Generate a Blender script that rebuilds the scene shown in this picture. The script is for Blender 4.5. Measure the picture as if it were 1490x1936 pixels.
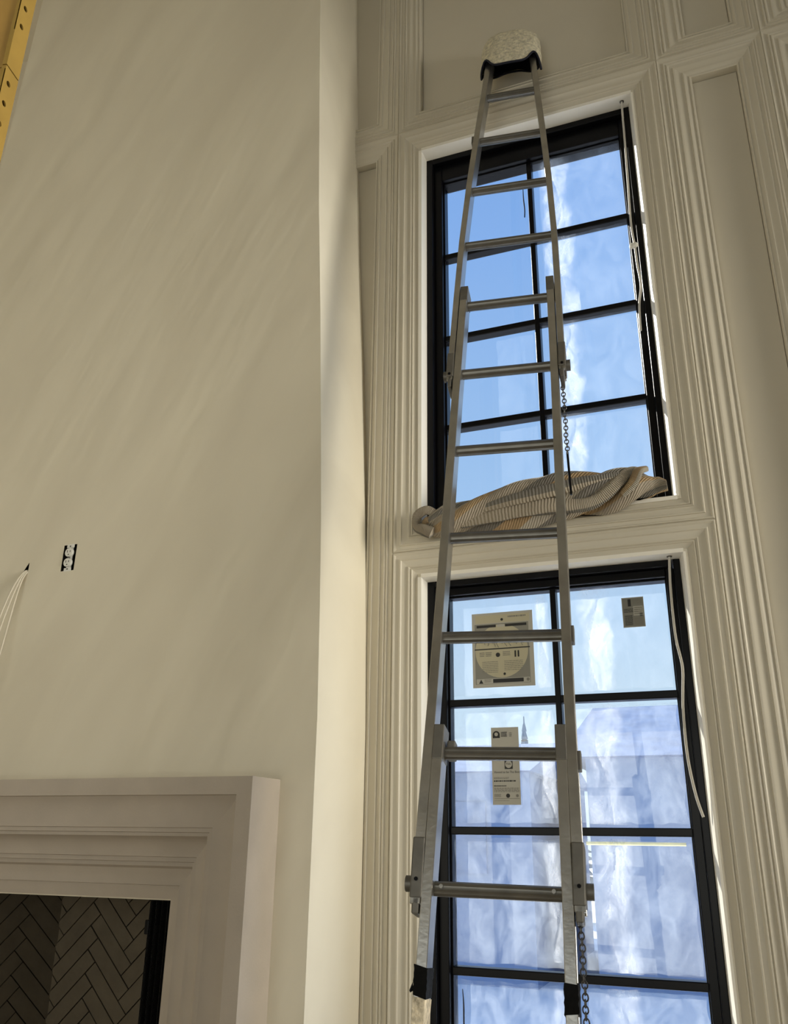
import bpy, math, random
from mathutils import Vector, Matrix, noise

random.seed(7)
scene = bpy.context.scene
for o in list(bpy.data.objects):
    bpy.data.objects.remove(o, do_unlink=True)
col = scene.collection
H = 1.55            # eye height; most z values below are measured from the eye and lifted by H

# ------------------------------------------------------------------ camera
yaw, pitch, roll = 0.371329, 0.365555, 0.012822
cy, sy, cp, sp = math.cos(yaw), math.sin(yaw), math.cos(pitch), math.sin(pitch)
fwd = Vector((-sy * cp, cy * cp, sp))
rgt = Vector((cy, sy, 0))
upv = rgt.cross(fwd)
cr, sr = math.cos(roll), math.sin(roll)
r2 = rgt * cr + upv * sr
u2 = upv * cr - rgt * sr
cam_d = bpy.data.cameras.new('camera')
cam = bpy.data.objects.new('camera', cam_d)
col.objects.link(cam)
M = Matrix((r2, u2, -fwd)).transposed().to_4x4()
M.translation = (0, 0, H)
cam.matrix_world = M
cam_d.sensor_fit = 'VERTICAL'
cam_d.sensor_height = 36.0
cam_d.lens = 1617.76 / 1936 * 36.0
cam_d.clip_start = 0.02
cam_d.clip_end = 500
scene.camera = cam

# ------------------------------------------------------------------ sky, sun, window light, exposure
world = bpy.data.worlds.new('sky')
scene.world = world
world.use_nodes = True
wn = world.node_tree
wn.nodes.clear()
w_tc = wn.nodes.new('ShaderNodeTexCoord')
w_sep = wn.nodes.new('ShaderNodeSeparateXYZ')
w_rmp = wn.nodes.new('ShaderNodeValToRGB')
w_bg = wn.nodes.new('ShaderNodeBackground')
w_out = wn.nodes.new('ShaderNodeOutputWorld')
wn.links.new(w_tc.outputs['Generated'], w_sep.inputs[0])
wn.links.new(w_sep.outputs['Z'], w_rmp.inputs[0])
wn.links.new(w_rmp.outputs[0], w_bg.inputs[0])
wn.links.new(w_bg.outputs[0], w_out.inputs[0])
els = w_rmp.color_ramp.elements
els[0].position = 0.0
els[0].color = (0.72, 0.86, 0.97, 1)
els[1].position = 1.0
els[1].color = (0.10, 0.27, 0.72, 1)
for p_, c_ in ((0.12, (0.64, 0.81, 0.97, 1)), (0.36, (0.40, 0.62, 0.95, 1)), (0.62, (0.255, 0.47, 0.91, 1))):
    e_ = els.new(p_)
    e_.color = c_
w_bg.inputs[1].default_value = 1.0

sun_d = bpy.data.lights.new('sun', 'SUN')
sun_d.energy = 8.0
sun_d.angle = math.radians(0.6)
sun_d.color = (1.0, 0.94, 0.84)
sun = bpy.data.objects.new('sun', sun_d)
col.objects.link(sun)
s_dir = Vector((-0.62, 0.55, 0.50)).normalized()      # towards the sun: outside, left, fairly low
sun.rotation_euler = s_dir.to_track_quat('Z', 'Y').to_euler()
sun.location = (-6, 9, 12)

def area(name, loc, target, sx, sy_, power, colr, spread):
    d = bpy.data.lights.new(name, 'AREA')
    d.shape = 'RECTANGLE'
    d.size, d.size_y = sx, sy_
    d.energy = power
    d.color = colr
    d.spread = math.radians(spread)
    o = bpy.data.objects.new(name, d)
    col.objects.link(o)
    o.location = loc
    o.rotation_euler = (Vector(loc) - Vector(target)).to_track_quat('Z', 'Y').to_euler()
    return o
# a lamp added at the right, and daylight of unseen windows behind the camera
area('added_right_light', (5.85, 0.75, 2.60), (-1.2, 1.35, 2.62), 3.0, 2.2, 52, (1.0, 0.94, 0.81), 48)  # added lamp, out of view, to brighten faces turned right
area('daylight_rear_window', (-1.9, -4.35, 1.5), (-2.3, 2.7, 1.6), 4.2, 2.4, 36, (1.0, 0.92, 0.72), 130)

vs = scene.view_settings
vs.view_transform = 'Standard'
vs.look = 'None'
vs.exposure = 0.0
vs.gamma = 1.0
vs.use_curve_mapping = False

# ------------------------------------------------------------------ helpers
class MB:
    def __init__(s):
        s.v, s.f, s.uv = [], [], None
    def add(s, vs_, fs_):
        b = len(s.v)
        s.v += [tuple(p) for p in vs_]
        s.f += [tuple(b + i for i in f) for f in fs_]
        return s
    def box(s, x0, x1, y0, y1, z0, z1):
        return s.add([(x, y, z) for z in (z0, z1) for y in (y0, y1) for x in (x0, x1)],
                     [(0, 2, 3, 1), (4, 5, 7, 6), (0, 1, 5, 4), (2, 6, 7, 3), (0, 4, 6, 2), (1, 3, 7, 5)])
    def obox(s, c, ax, ay, az):
        c, ax, ay, az = Vector(c), Vector(ax), Vector(ay), Vector(az)
        return s.add([c + ax * i + ay * j + az * k for k in (-1, 1) for j in (-1, 1) for i in (-1, 1)],
                     [(0, 2, 3, 1), (4, 5, 7, 6), (0, 1, 5, 4), (2, 6, 7, 3), (0, 4, 6, 2), (1, 3, 7, 5)])
    def loft(s, rings, caps=True, closed=True):
        n = len(rings[0])
        vs_ = [p for r in rings for p in r]
        fs_ = []
        for i in range(len(rings) - 1):
            for j in range(n if closed else n - 1):
                k = (j + 1) % n
                fs_.append((i * n + j, i * n + k, (i + 1) * n + k, (i + 1) * n + j))
        if caps:
            fs_.append(tuple(range(n - 1, -1, -1)))
            fs_.append(tuple(range((len(rings) - 1) * n, len(rings) * n)))
        return s.add(vs_, fs_)
    def tube(s, pts, r, n=10, caps=True):
        pts = [Vector(p) for p in pts]
        rings = []
        prev = None
        for i, p in enumerate(pts):
            t = (pts[min(i + 1, len(pts) - 1)] - pts[max(i - 1, 0)]).normalized()
            if prev is None:
                a = t.orthogonal().normalized()
            else:
                a = (prev - t * prev.dot(t)).normalized()
            prev = a
            b = t.cross(a)
            rr = r[i] if isinstance(r, (list, tuple)) else r
            rings.append([p + a * rr * math.cos(2 * math.pi * k / n) + b * rr * math.sin(2 * math.pi * k / n) for k in range(n)])
        return s.loft(rings, caps)
    def cyl(s, a, b, r, n=16):
        return s.tube([a, b], r, n)
    def disc(s, c, ex, ez, rx, rz, n=28):
        c, ex, ez = Vector(c), Vector(ex), Vector(ez)
        return s.add([c + ex * rx * math.cos(2 * math.pi * k / n) + ez * rz * math.sin(2 * math.pi * k / n) for k in range(n)], [tuple(range(n))])

def build(name, mb, mat, parent=None, smooth=None, lift=True, origin=None, bevel=None):
    """Link one mesh object. Vertices are world x, y and eye-relative z (lift) unless lift=False."""
    dz = H if lift else 0.0
    off = Vector((0, 0, 0))
    if parent is not None:
        q = parent
        while q is not None:
            off += q.location
            q = q.parent
    vv = [Vector(p) + Vector((0, 0, dz)) - off for p in mb.v]
    loc = Vector((0, 0, 0))
    if parent is None and origin != 'keep':
        lo = [min(p[i] for p in vv) for i in range(3)]
        hi = [max(p[i] for p in vv) for i in range(3)]
        loc = Vector(((lo[0] + hi[0]) / 2, (lo[1] + hi[1]) / 2, lo[2]))
        vv = [p - loc for p in vv]
    me = bpy.data.meshes.new(name)
    me.from_pydata([tuple(p) for p in vv], [], mb.f)
    if mb.uv is not None:
        ul = me.uv_layers.new(name='UVMap')
        for li, l in enumerate(me.loops):
            ul.data[li].uv = mb.uv[l.vertex_index]
    me.validate()
    import bmesh
    bm = bmesh.new()
    bm.from_mesh(me)
    bmesh.ops.recalc_face_normals(bm, faces=bm.faces)
    bm.to_mesh(me)
    bm.free()
    if smooth is not None:
        for p in me.polygons:
            p.use_smooth = True
        me.set_sharp_from_angle(angle=math.radians(smooth))
    me.materials.append(mat)
    o = bpy.data.objects.new(name, me)
    col.objects.link(o)
    o.location = loc
    if parent is not None:
        o.parent = parent
    if bevel:
        b = o.modifiers.new('bevel', 'BEVEL')
        b.width = bevel
        b.segments = 2
        b.limit_method = 'ANGLE'
    return o

def empty(name, loc, lift=True):
    o = bpy.data.objects.new(name, None)
    o.empty_display_size = 0.1
    o.location = (loc[0], loc[1], loc[2] + (H if lift else 0))
    col.objects.link(o)
    return o

def tag(o, label=None, cat=None, group=None, kind=None):
    if label: o['label'] = label
    if cat: o['category'] = cat
    if group: o['group'] = group
    if kind: o['kind'] = kind
    return o

# ------------------------------------------------------------------ materials
def mat_new(name):
    m = bpy.data.materials.new(name)
    m.use_nodes = True
    nt = m.node_tree
    return m, nt, nt.nodes['Principled BSDF']

def simple(name, c, rough=0.5, metal=0.0, spec=0.5, noise_amt=0.0, nscale=20.0, bump=0.0, bscale=60.0):
    m, nt, b = mat_new(name)
    b.inputs['Base Color'].default_value = (*c, 1)
    b.inputs['Roughness'].default_value = rough
    b.inputs['Metallic'].default_value = metal
    b.inputs['Specular IOR Level'].default_value = spec
    tc = nt.nodes.new('ShaderNodeTexCoord')
    if noise_amt:
        n = nt.nodes.new('ShaderNodeTexNoise')
        n.inputs['Scale'].default_value = nscale
        n.inputs['Detail'].default_value = 5
        nt.links.new(tc.outputs['Object'], n.inputs['Vector'])
        r = nt.nodes.new('ShaderNodeValToRGB')
        r.color_ramp.elements[0].position = 0.3
        r.color_ramp.elements[1].position = 0.7
        r.color_ramp.elements[0].color = (*[max(0, x * (1 - noise_amt)) for x in c], 1)
        r.color_ramp.elements[1].color = (*[min(1, x * (1 + noise_amt)) for x in c], 1)
        nt.links.new(n.outputs['Fac'], r.inputs[0])
        nt.links.new(r.outputs[0], b.inputs['Base Color'])
    if bump:
        n2 = nt.nodes.new('ShaderNodeTexNoise')
        n2.inputs['Scale'].default_value = bscale
        n2.inputs['Detail'].default_value = 6
        nt.links.new(tc.outputs['Object'], n2.inputs['Vector'])
        bp = nt.nodes.new('ShaderNodeBump')
        bp.inputs['Strength'].default_value = bump
        bp.inputs['Distance'].default_value = 0.01
        nt.links.new(n2.outputs['Fac'], bp.inputs['Height'])
        nt.links.new(bp.outputs[0], b.inputs['Normal'])
    return m

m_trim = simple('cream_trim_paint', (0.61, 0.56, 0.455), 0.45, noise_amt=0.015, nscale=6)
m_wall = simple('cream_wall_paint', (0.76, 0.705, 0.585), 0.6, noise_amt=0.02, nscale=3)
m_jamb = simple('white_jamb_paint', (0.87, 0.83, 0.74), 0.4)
m_stone = simple('cast_stone', (0.44, 0.385, 0.325), 0.7, noise_amt=0.05, nscale=9, bump=0.05, bscale=140)
m_floor = simple('floor_paper', (0.68, 0.58, 0.43), 0.7, noise_amt=0.1, nscale=2)
m_black = simple('black_frame', (0.003, 0.003, 0.004), 0.3, spec=0.16)
m_alu = simple('worn_aluminium', (0.40, 0.39, 0.365), 0.30, metal=0.95, noise_amt=0.14, nscale=14, bump=0.05, bscale=90)
m_alu_dark = simple('dull_cast_metal', (0.15, 0.143, 0.128), 0.5, metal=0.7, noise_amt=0.12, nscale=30)
m_rung = simple('rung_aluminium', (0.15, 0.143, 0.127), 0.36, metal=0.75, noise_amt=0.12, nscale=25)
m_rubber = simple('black_rubber', (0.02, 0.02, 0.02), 0.8)
m_tape = simple('black_tape', (0.004, 0.004, 0.004), 0.7, spec=0.08, bump=0.3, bscale=40)
m_residue = simple('tape_residue', (0.62, 0.54, 0.40), 0.9, noise_amt=0.45, nscale=70, bump=0.6, bscale=60)
m_white_pl = simple('white_plastic', (0.80, 0.79, 0.74), 0.4)
m_cord = simple('grey_white_cable', (0.66, 0.63, 0.57), 0.45)
m_cable = simple('putty_cable', (0.62, 0.57, 0.46), 0.5)
m_dark = simple('dark_void', (0.014, 0.010, 0.006), 0.9)
m_brick = simple('firebrick', (0.13, 0.105, 0.07), 0.85, noise_amt=0.12, nscale=14, bump=0.15, bscale=50)
m_mortar = simple('sooty_mortar', (0.03, 0.024, 0.018), 0.95)
m_screen = simple('black_mesh_metal', (0.01, 0.01, 0.01), 0.35, metal=0.6, bump=0.6, bscale=400)
m_navy = simple('navy_lining', (0.006, 0.007, 0.018), 0.85)
m_snow = simple('trodden_snow', (0.86, 0.87, 0.90), 0.9, noise_amt=0.06, nscale=0.6)
m_stucco = simple('siding_blue_shade', (0.22, 0.31, 0.50), 0.9, noise_amt=0.1, nscale=0.8)  # blue of sky-lit shade is put into the siding colour
m_roof = simple('roof_blue_shade', (0.20, 0.28, 0.46), 0.85, noise_amt=0.15, nscale=3)  # same blue shade put into the roof colour
m_spruce = simple('spruce_blue_haze', (0.10, 0.15, 0.20), 0.95, noise_amt=0.2, nscale=4)  # bluish haze put into the foliage colour
m_trunk = simple('bark', (0.08, 0.06, 0.05), 0.95)
m_paper = simple('sticker_paper', (0.47, 0.455, 0.40), 0.6)
m_paper_g = simple('sticker_grey', (0.25, 0.245, 0.21), 0.6)
m_paper_y = simple('sticker_cream', (0.50, 0.46, 0.32), 0.6)
m_ink = simple('ink_black', (0.02, 0.02, 0.02), 0.6)
m_ink_g = simple('ink_grey', (0.22, 0.21, 0.18), 0.6)
m_chain = simple('chain_steel', (0.10, 0.10, 0.10), 0.4, metal=0.7)

# plaster of the chimney breast: hand trowelled, with slanting light streaks painted into the colour
m_plaster, nt, b = mat_new('plaster_light_streaks')
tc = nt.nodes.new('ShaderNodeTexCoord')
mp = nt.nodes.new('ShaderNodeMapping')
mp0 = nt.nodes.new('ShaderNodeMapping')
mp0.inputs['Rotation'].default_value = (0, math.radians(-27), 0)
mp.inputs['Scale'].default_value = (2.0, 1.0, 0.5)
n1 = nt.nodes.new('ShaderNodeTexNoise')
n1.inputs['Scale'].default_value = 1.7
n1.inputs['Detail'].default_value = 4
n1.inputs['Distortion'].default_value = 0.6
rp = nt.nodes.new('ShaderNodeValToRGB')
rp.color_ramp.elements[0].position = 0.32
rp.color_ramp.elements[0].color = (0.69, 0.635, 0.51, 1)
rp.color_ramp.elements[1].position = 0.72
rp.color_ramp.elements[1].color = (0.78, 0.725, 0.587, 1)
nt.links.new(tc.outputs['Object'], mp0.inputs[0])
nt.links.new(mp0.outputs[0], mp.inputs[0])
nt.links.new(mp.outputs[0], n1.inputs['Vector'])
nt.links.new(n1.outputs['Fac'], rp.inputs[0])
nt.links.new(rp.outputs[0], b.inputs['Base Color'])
b.inputs['Roughness'].default_value = 0.5
n2 = nt.nodes.new('ShaderNodeTexNoise')
n2.inputs['Scale'].default_value = 3.5
n2.inputs['Detail'].default_value = 3
bp = nt.nodes.new('ShaderNodeBump')
bp.inputs['Strength'].default_value = 0.25
bp.inputs['Distance'].default_value = 0.03
nt.links.new(mp.outputs[0], n2.inputs['Vector'])
nt.links.new(n2.outputs['Fac'], bp.inputs['Height'])
nt.links.new(bp.outputs[0], b.inputs['Normal'])

# yellow scaffold paint
m_yellow = simple('yellow_scaffold_paint', (0.30, 0.19, 0.038), 0.5, noise_amt=0.08, nscale=18)
m_yellow_in = simple('ochre_scaffold_inside', (0.42, 0.25, 0.06), 0.6, noise_amt=0.1, nscale=15)

# clear glass
m_glass = bpy.data.materials.new('window_glass')
m_glass.use_nodes = True
nt = m_glass.node_tree
nt.nodes.clear()
tr = nt.nodes.new('ShaderNodeBsdfTransparent')
tr.inputs[0].default_value = (0.97, 0.985, 0.985, 1)
gl = nt.nodes.new('ShaderNodeBsdfGlossy')
gl.inputs['Roughness'].default_value = 0.02
mx = nt.nodes.new('ShaderNodeMixShader')
mx.inputs[0].default_value = 0.04
ou = nt.nodes.new('ShaderNodeOutputMaterial')
nt.links.new(tr.outputs[0], mx.inputs[1])
nt.links.new(gl.outputs[0], mx.inputs[2])
nt.links.new(mx.outputs[0], ou.inputs[0])

def film_material(name, lo, hi, scale, tint=(0.82, 0.90, 1.0), soft=0.0):  # default tint puts the blue of the sky into the film colour
    m = bpy.data.materials.new(name)
    m.use_nodes = True
    nt = m.node_tree
    nt.nodes.clear()
    tc = nt.nodes.new('ShaderNodeTexCoord')
    mp = nt.nodes.new('ShaderNodeMapping')
    mp.inputs['Scale'].default_value = (1.0, 1.0, 0.6)
    n = nt.nodes.new('ShaderNodeTexNoise')
    n.inputs['Scale'].default_value = scale
    n.inputs['Detail'].default_value = 8
    n.inputs['Roughness'].default_value = 0.65
    n.inputs['Distortion'].default_value = 1.0
    r = nt.nodes.new('ShaderNodeMapRange')
    r.inputs['From Min'].default_value = 0.35
    r.inputs['From Max'].default_value = 0.7
    r.inputs['To Min'].default_value = lo
    r.inputs['To Max'].default_value = hi
    tr = nt.nodes.new('ShaderNodeBsdfTransparent')
    tl = nt.nodes.new('ShaderNodeBsdfTranslucent')
    tl.inputs[0].default_value = (*tint, 1)
    gl = nt.nodes.new('ShaderNodeBsdfGlossy')
    gl.inputs['Roughness'].default_value = 0.22
    m1 = nt.nodes.new('ShaderNodeMixShader')
    m1.inputs[0].default_value = 0.12
    m2 = nt.nodes.new('ShaderNodeMixShader')
    ou = nt.nodes.new('ShaderNodeOutputMaterial')
    nt.links.new(tc.outputs['Object'], mp.inputs[0])
    nt.links.new(mp.outputs[0], n.inputs['Vector'])
    nt.links.new(n.outputs['Fac'], r.inputs[0])
    if soft:
        # the sheet thins out towards its ragged side margins
        uvn = nt.nodes.new('ShaderNodeUVMap')
        sp_ = nt.nodes.new('ShaderNodeSeparateXYZ')
        nt.links.new(uvn.outputs[0], sp_.inputs[0])
        def mth(op, a, b_=None):
            nd = nt.nodes.new('ShaderNodeMath')
            nd.operation = op
            for i_, x_ in enumerate((a, b_)):
                if x_ is None: continue
                if isinstance(x_, (int, float)): nd.inputs[i_].default_value = x_
                else: nt.links.new(x_, nd.inputs[i_])
            return nd.outputs[0]
        n3 = nt.nodes.new('ShaderNodeTexNoise')
        n3.inputs['Scale'].default_value = 16
        n3.inputs['Detail'].default_value = 3
        nt.links.new(mp.outputs[0], n3.inputs['Vector'])
        wob = mth('MULTIPLY', mth('SUBTRACT', n3.outputs['Fac'], 0.5), 0.75)
        dist = mth('ADD', mth('SUBTRACT', 0.5, mth('ABSOLUTE', mth('SUBTRACT', sp_.outputs['X'], 0.5))), wob)
        mr = nt.nodes.new('ShaderNodeMapRange')
        mr.interpolation_type = 'SMOOTHSTEP'
        mr.inputs['From Min'].default_value = 0.04
        mr.inputs['From Max'].default_value = soft
        nt.links.new(dist, mr.inputs[0])
        nt.links.new(mth('MULTIPLY', r.outputs[0], mr.outputs[0]), m2.inputs[0])
    else:
        nt.links.new(r.outputs[0], m2.inputs[0])
    nt.links.new(tl.outputs[0], m1.inputs[1])
    nt.links.new(gl.outputs[0], m1.inputs[2])
    nt.links.new(tr.outputs[0], m2.inputs[1])
    nt.links.new(m1.outputs[0], m2.inputs[2])
    nt.links.new(m2.outputs[0], ou.inputs[0])
    return m
m_film = film_material('clear_protective_film', 0.05, 0.16, 9)
m_film_d = film_material('dusty_protective_film', 0.04, 0.26, 15)
m_film_fold = film_material('folded_film', 0.10, 0.42, 16, (1, 0.99, 0.97), 0.3)
m_film_fold_d = film_material('dusty_folded_film', 0.08, 0.46, 16, (0.96, 0.97, 1.0), 0.34)
m_film_y = film_material('sunlit_strip_film', 0.55, 0.75, 9, (1.0, 0.93, 0.55))  # sunlight on a strip of film, put into a yellow tint
m_film_l = film_material('thin_film', 0.02, 0.10, 6)

# cloth: knitted stripes
m_cloth, nt, b = mat_new('striped_knit_cloth')
uvn = nt.nodes.new('ShaderNodeUVMap')
sep = nt.nodes.new('ShaderNodeSeparateXYZ')
nt.links.new(uvn.outputs[0], sep.inputs[0])
fr = nt.nodes.new('ShaderNodeMath')
fr.operation = 'FRACT'
nt.links.new(sep.outputs['Y'], fr.inputs[0])
rc = nt.nodes.new('ShaderNodeValToRGB')
rc.color_ramp.interpolation = 'CONSTANT'
rc.color_ramp.elements[0].position = 0.0
rc.color_ramp.elements[0].color = (0.36, 0.31, 0.24, 1)
rc.color_ramp.elements[1].position = 0.22
rc.color_ramp.elements[1].color = (0.17, 0.155, 0.13, 1)
for p_, c_ in ((0.36, (0.36, 0.25, 0.135, 1)), (0.52, (0.40, 0.36, 0.29, 1)), (0.66, (0.19, 0.175, 0.15, 1)), (0.76, (0.36, 0.31, 0.24, 1)), (0.88, (0.38, 0.27, 0.15, 1))):
    e_ = rc.color_ramp.elements.new(p_)
    e_.color = c_
nt.links.new(fr.outputs[0], rc.inputs[0])
nt.links.new(rc.outputs[0], b.inputs['Base Color'])
b.inputs['Roughness'].default_value = 0.95
wv = nt.nodes.new('ShaderNodeTexWave')
wv.inputs['Scale'].default_value = 34
wv.inputs['Distortion'].default_value = 1.0
nt.links.new(uvn.outputs[0], wv.inputs['Vector'])
bp = nt.nodes.new('ShaderNodeBump')
bp.inputs['Strength'].default_value = 0.8
bp.inputs['Distance'].default_value = 0.004
nt.links.new(wv.outputs['Fac'], bp.inputs['Height'])
nt.links.new(bp.outputs[0], b.inputs['Normal'])

m_fleece = simple('cream_fleece', (0.70, 0.64, 0.48), 0.95, noise_amt=0.3, nscale=70, bump=1.0, bscale=120)

# ------------------------------------------------------------------ room shell
Y0 = 2.77           # face of the panelling base; mouldings stand proud of it towards the room
WALLT = 2.97
RX0, RX1, RY0, RZ1 = -5.2, 6.0, -4.5, 4.4
FL = -H
OPX0, OPX1 = -0.968, -0.078
U0, U1 = 1.065, 2.808       # upper opening
L0, L1 = -1.25, 0.872       # lower opening

floor = build('floor', MB().box(RX0 - .2, RX1 + .2, RY0 - .2, 3.0, FL - .15, FL), m_floor)
tag(floor, kind='structure')
ceil = build('ceiling', MB().box(RX0 - .2, RX1 + .2, RY0 - .2, 3.0, RZ1, RZ1 + .15), m_wall)
tag(ceil, kind='structure')

def wall_cells(axis, c0, c1, us, zs, skip):
    mb = MB()
    for i in range(len(us) - 1):
        for j in range(len(zs) - 1):
            if (i, j) in skip: continue
            if axis == 'y':
                mb.box(us[i], us[i + 1], c0, c1, zs[j], zs[j + 1])
            else:
                mb.box(c0, c1, us[i], us[i + 1], zs[j], zs[j + 1])
    return mb
wall_back = build('wall_back', wall_cells('y', 2.808, WALLT, [RX0, -2.85, -1.45, OPX0 - .004, OPX1 + .004, RX1], [FL, L0 - .004, L1 + .004, U0 - .004, U1 + .004, RZ1], {(3, 1), (3, 3), (1, 0), (1, 1)}), m_wall)
tag(wall_back, kind='structure')
wl = build('wall_left', MB().box(RX0 - .15, RX0, RY0, 2.79, FL, RZ1), m_wall)
tag(wl, kind='structure')
wr = build('wall_right', wall_cells('x', RX1, RX1 + .15, [RY0, -.85, 2.35, 2.79], [FL, FL + 1.4, FL + 3.7, RZ1], {(1, 1)}), m_wall)
tag(wr, kind='structure')
wf = build('wall_rear', wall_cells('y', RY0 - .15, RY0, [RX0, -3.2, 1.2, RX1], [FL, FL + .3, FL + 3.1, RZ1], {(1, 1)}), m_wall)
tag(wf, kind='structure')

# ------------------------------------------------------------------ panelling: mitred mouldings round windows and panels
PROF_W = [(0, .010), (.010, .010), (.0125, .003), (.022, .006), (.031, .012), (.033, .017), (.036, .017), (.0375, .011), (.043, .019),
          (.0455, .020), (.047, .013), (.058, .013), (.070, .019), (.073, .024), (.077, .024), (.079, .016), (.092, .017), (.098, .023), (.101, .023), (.103, .013), (.105, .011)]
PROF_P = [(0, .002), (.005, .006), (.0075, .006), (.009, .000), (.016, .003), (.023, .011), (.027, .012), (.029, .005), (.040, .006), (.052, .013), (.057, .016), (.060, .016),
          (.062, .009), (.073, .012), (.077, .019), (.081, .019), (.083, .012), (.088, .018), (.092, .018), (.094, .010), (.106, .013), (.112, .018), (.115, .011)]
PROF_W = [(t / .105, .010 + (h - .010) * .62) for t, h in PROF_W]
PROF_P = [(t / .115, .008 + (h - .008) * .62) for t, h in PROF_P]

def moulding(inner, outer, prof, parent):
    (ix0, ix1, iz0, iz1), (ox0, ox1, oz0, oz1) = inner, outer
    pts = [(0, -.038)] + prof + [(1, -.038)]
    lerp = lambda a, b_, t: a + (b_ - a) * t
    for side in ('left', 'right', 'top', 'bottom'):
        ring_a, ring_b = [], []
        for t, h in pts:
            x0, x1, z0, z1 = lerp(ix0, ox0, t), lerp(ix1, ox1, t), lerp(iz0, oz0, t), lerp(iz1, oz1, t)
            y = Y0 - h
            if side == 'left': a, b_ = (x0, y, z0), (x0, y, z1)
            elif side == 'right': a, b_ = (x1, y, z0), (x1, y, z1)
            elif side == 'top': a, b_ = (x0, y, z1), (x1, y, z1)
            else: a, b_ = (x0, y, z0), (x1, y, z0)
            ring_a.append(a)
            ring_b.append(b_)
        build('moulding', MB().loft([ring_a, ring_b]), m_trim, parent, smooth=28)

XL, XR, XR2, XR3 = -1.076, 0.030, 0.418, 1.60
ZS, ZM, ZB, ZT = 2.935, 0.970, -1.40, 4.38
cells_w = [((OPX0, OPX1, U0, U1), (XL, XR, ZM, ZS)), ((OPX0, OPX1, L0, L1), (XL, XR, ZB, ZM))]
cells_p = [((-.974, -.078, 3.04, 4.25), (XL, XR, ZS, ZT)),
           ((-1.75, -1.184, -1.25, 2.818), (-1.87, XL, ZB, ZS)),
           ((-1.75, -1.184, 3.04, 4.25), (-1.87, XL, ZS, ZT)),
           ((.152, .318, -1.25, 2.808), (XR, XR2, ZB, ZS)),
           ((.152, .322, 3.033, 4.25), (XR, XR2, ZS, ZT)),
           ((.535, 1.48, -1.25, 2.808), (XR2, XR3, ZB, ZS)),
           ((.535, 1.48, 3.033, 4.25), (XR2, XR3, ZS, ZT))]
for inn, out in cells_w:
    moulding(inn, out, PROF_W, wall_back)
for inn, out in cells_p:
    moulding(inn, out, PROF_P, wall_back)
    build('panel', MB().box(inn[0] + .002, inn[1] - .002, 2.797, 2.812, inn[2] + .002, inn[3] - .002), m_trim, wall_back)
bb = build('baseboard_back', MB().box(-1.18, RX1, 2.755, 2.79, FL, ZB + .0), m_trim)
tag(bb, kind='structure')

# ------------------------------------------------------------------ windows
GY = 2.893
def window(idx, z0, z1, head, zbars, gtop, gbot, sill):
    root = empty('window_%d' % idx, ((OPX0 + OPX1) / 2, 2.86, z0))
    tag(root, kind='structure')
    xr = OPX1 - .017                      # the right jamb is splayed, so the frame ends a little earlier
    # jamb boards of the reveal
    def board(poly, za, zb):
        r0 = [(x, y, za) for x, y in poly]
        r1 = [(x, y, zb) for x, y in poly]
        return MB().loft([r0, r1])
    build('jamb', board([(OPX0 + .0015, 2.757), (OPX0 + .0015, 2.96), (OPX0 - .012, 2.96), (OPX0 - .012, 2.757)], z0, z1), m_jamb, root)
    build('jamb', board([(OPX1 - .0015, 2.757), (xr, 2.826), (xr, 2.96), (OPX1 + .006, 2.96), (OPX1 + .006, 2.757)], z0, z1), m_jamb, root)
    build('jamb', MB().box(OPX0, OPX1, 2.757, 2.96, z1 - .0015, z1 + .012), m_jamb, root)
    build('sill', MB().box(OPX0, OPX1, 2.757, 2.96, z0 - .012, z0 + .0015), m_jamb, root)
    fx0, fx1 = OPX0, xr
    gx0, gx1 = -.906, -.145
    # outer frame, then the sash set back behind it
    f1 = .028
    for nm, bx in (('frame', (fx0, fx0 + f1, 2.825, 2.955, z0, z1)), ('frame', (fx1 - f1 + .006, fx1, 2.825, 2.955, z0, z1)),
                   ('frame', (fx0 + f1, fx1 - f1, 2.825, 2.955, z1 - min(f1, head * .45), z1)), ('frame', (fx0 + f1, fx1 - f1, 2.825, 2.955, z0, z0 + .024))):
        build(nm, MB().box(*bx), m_black, root, bevel=.0025)
    hz = z1 - min(f1, head * .45)
    for bx in ((fx0 + f1, gx0, 2.852, 2.94, z0 + .024, hz), (gx1, fx1 - f1 + .006, 2.852, 2.94, z0 + .024, hz),
               (gx0, gx1, 2.852, 2.94, gtop, hz), (gx0, gx1, 2.852, 2.94, z0 + .024, gbot)):
        build('sash_rail', MB().box(*bx), m_black, root, bevel=.003)
    # thin glazing stop round the glass
    for bx in ((gx0, gx0 + .006, 2.874, GY, gbot, gtop), (gx1 - .006, gx1, 2.874, GY, gbot, gtop), (gx0, gx1, 2.874, GY, gtop - .006, gtop)):
        build('glazing_bead', MB().box(*bx), m_black, root, bevel=.002)
    gc = -.526
    mw = .010
    build('muntin', MB().box(gc - mw, gc + mw, 2.872, 2.916, gbot, gtop), m_black, root, bevel=.003)
    for zb in zbars:
        build('muntin', MB().box(gx0, gx1, 2.873, 2.915, zb - .0125, zb + .0125), m_black, root, bevel=.003)
    edges = [gtop] + [z for z in zbars] + [gbot]
    panes = []
    for i in range(len(edges) - 1):
        pt = edges[i] - (0 if i == 0 else .0125)
        pb = edges[i + 1] + (0 if i == len(edges) - 2 else .0125)
        for c, (xa, xb) in enumerate(((gx0, gc - mw), (gc + mw, gx1))):
            p = build('pane', MB().box(xa, xb, GY, GY + .004, pb, pt), m_glass, root)
            panes.append((i, c, p, (xa, xb, pb, pt)))
    return root, panes
win1, panes1 = window(1, U0, U1, .106, [2.311, 1.908, 1.505], 2.702, 1.114, True)
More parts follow.
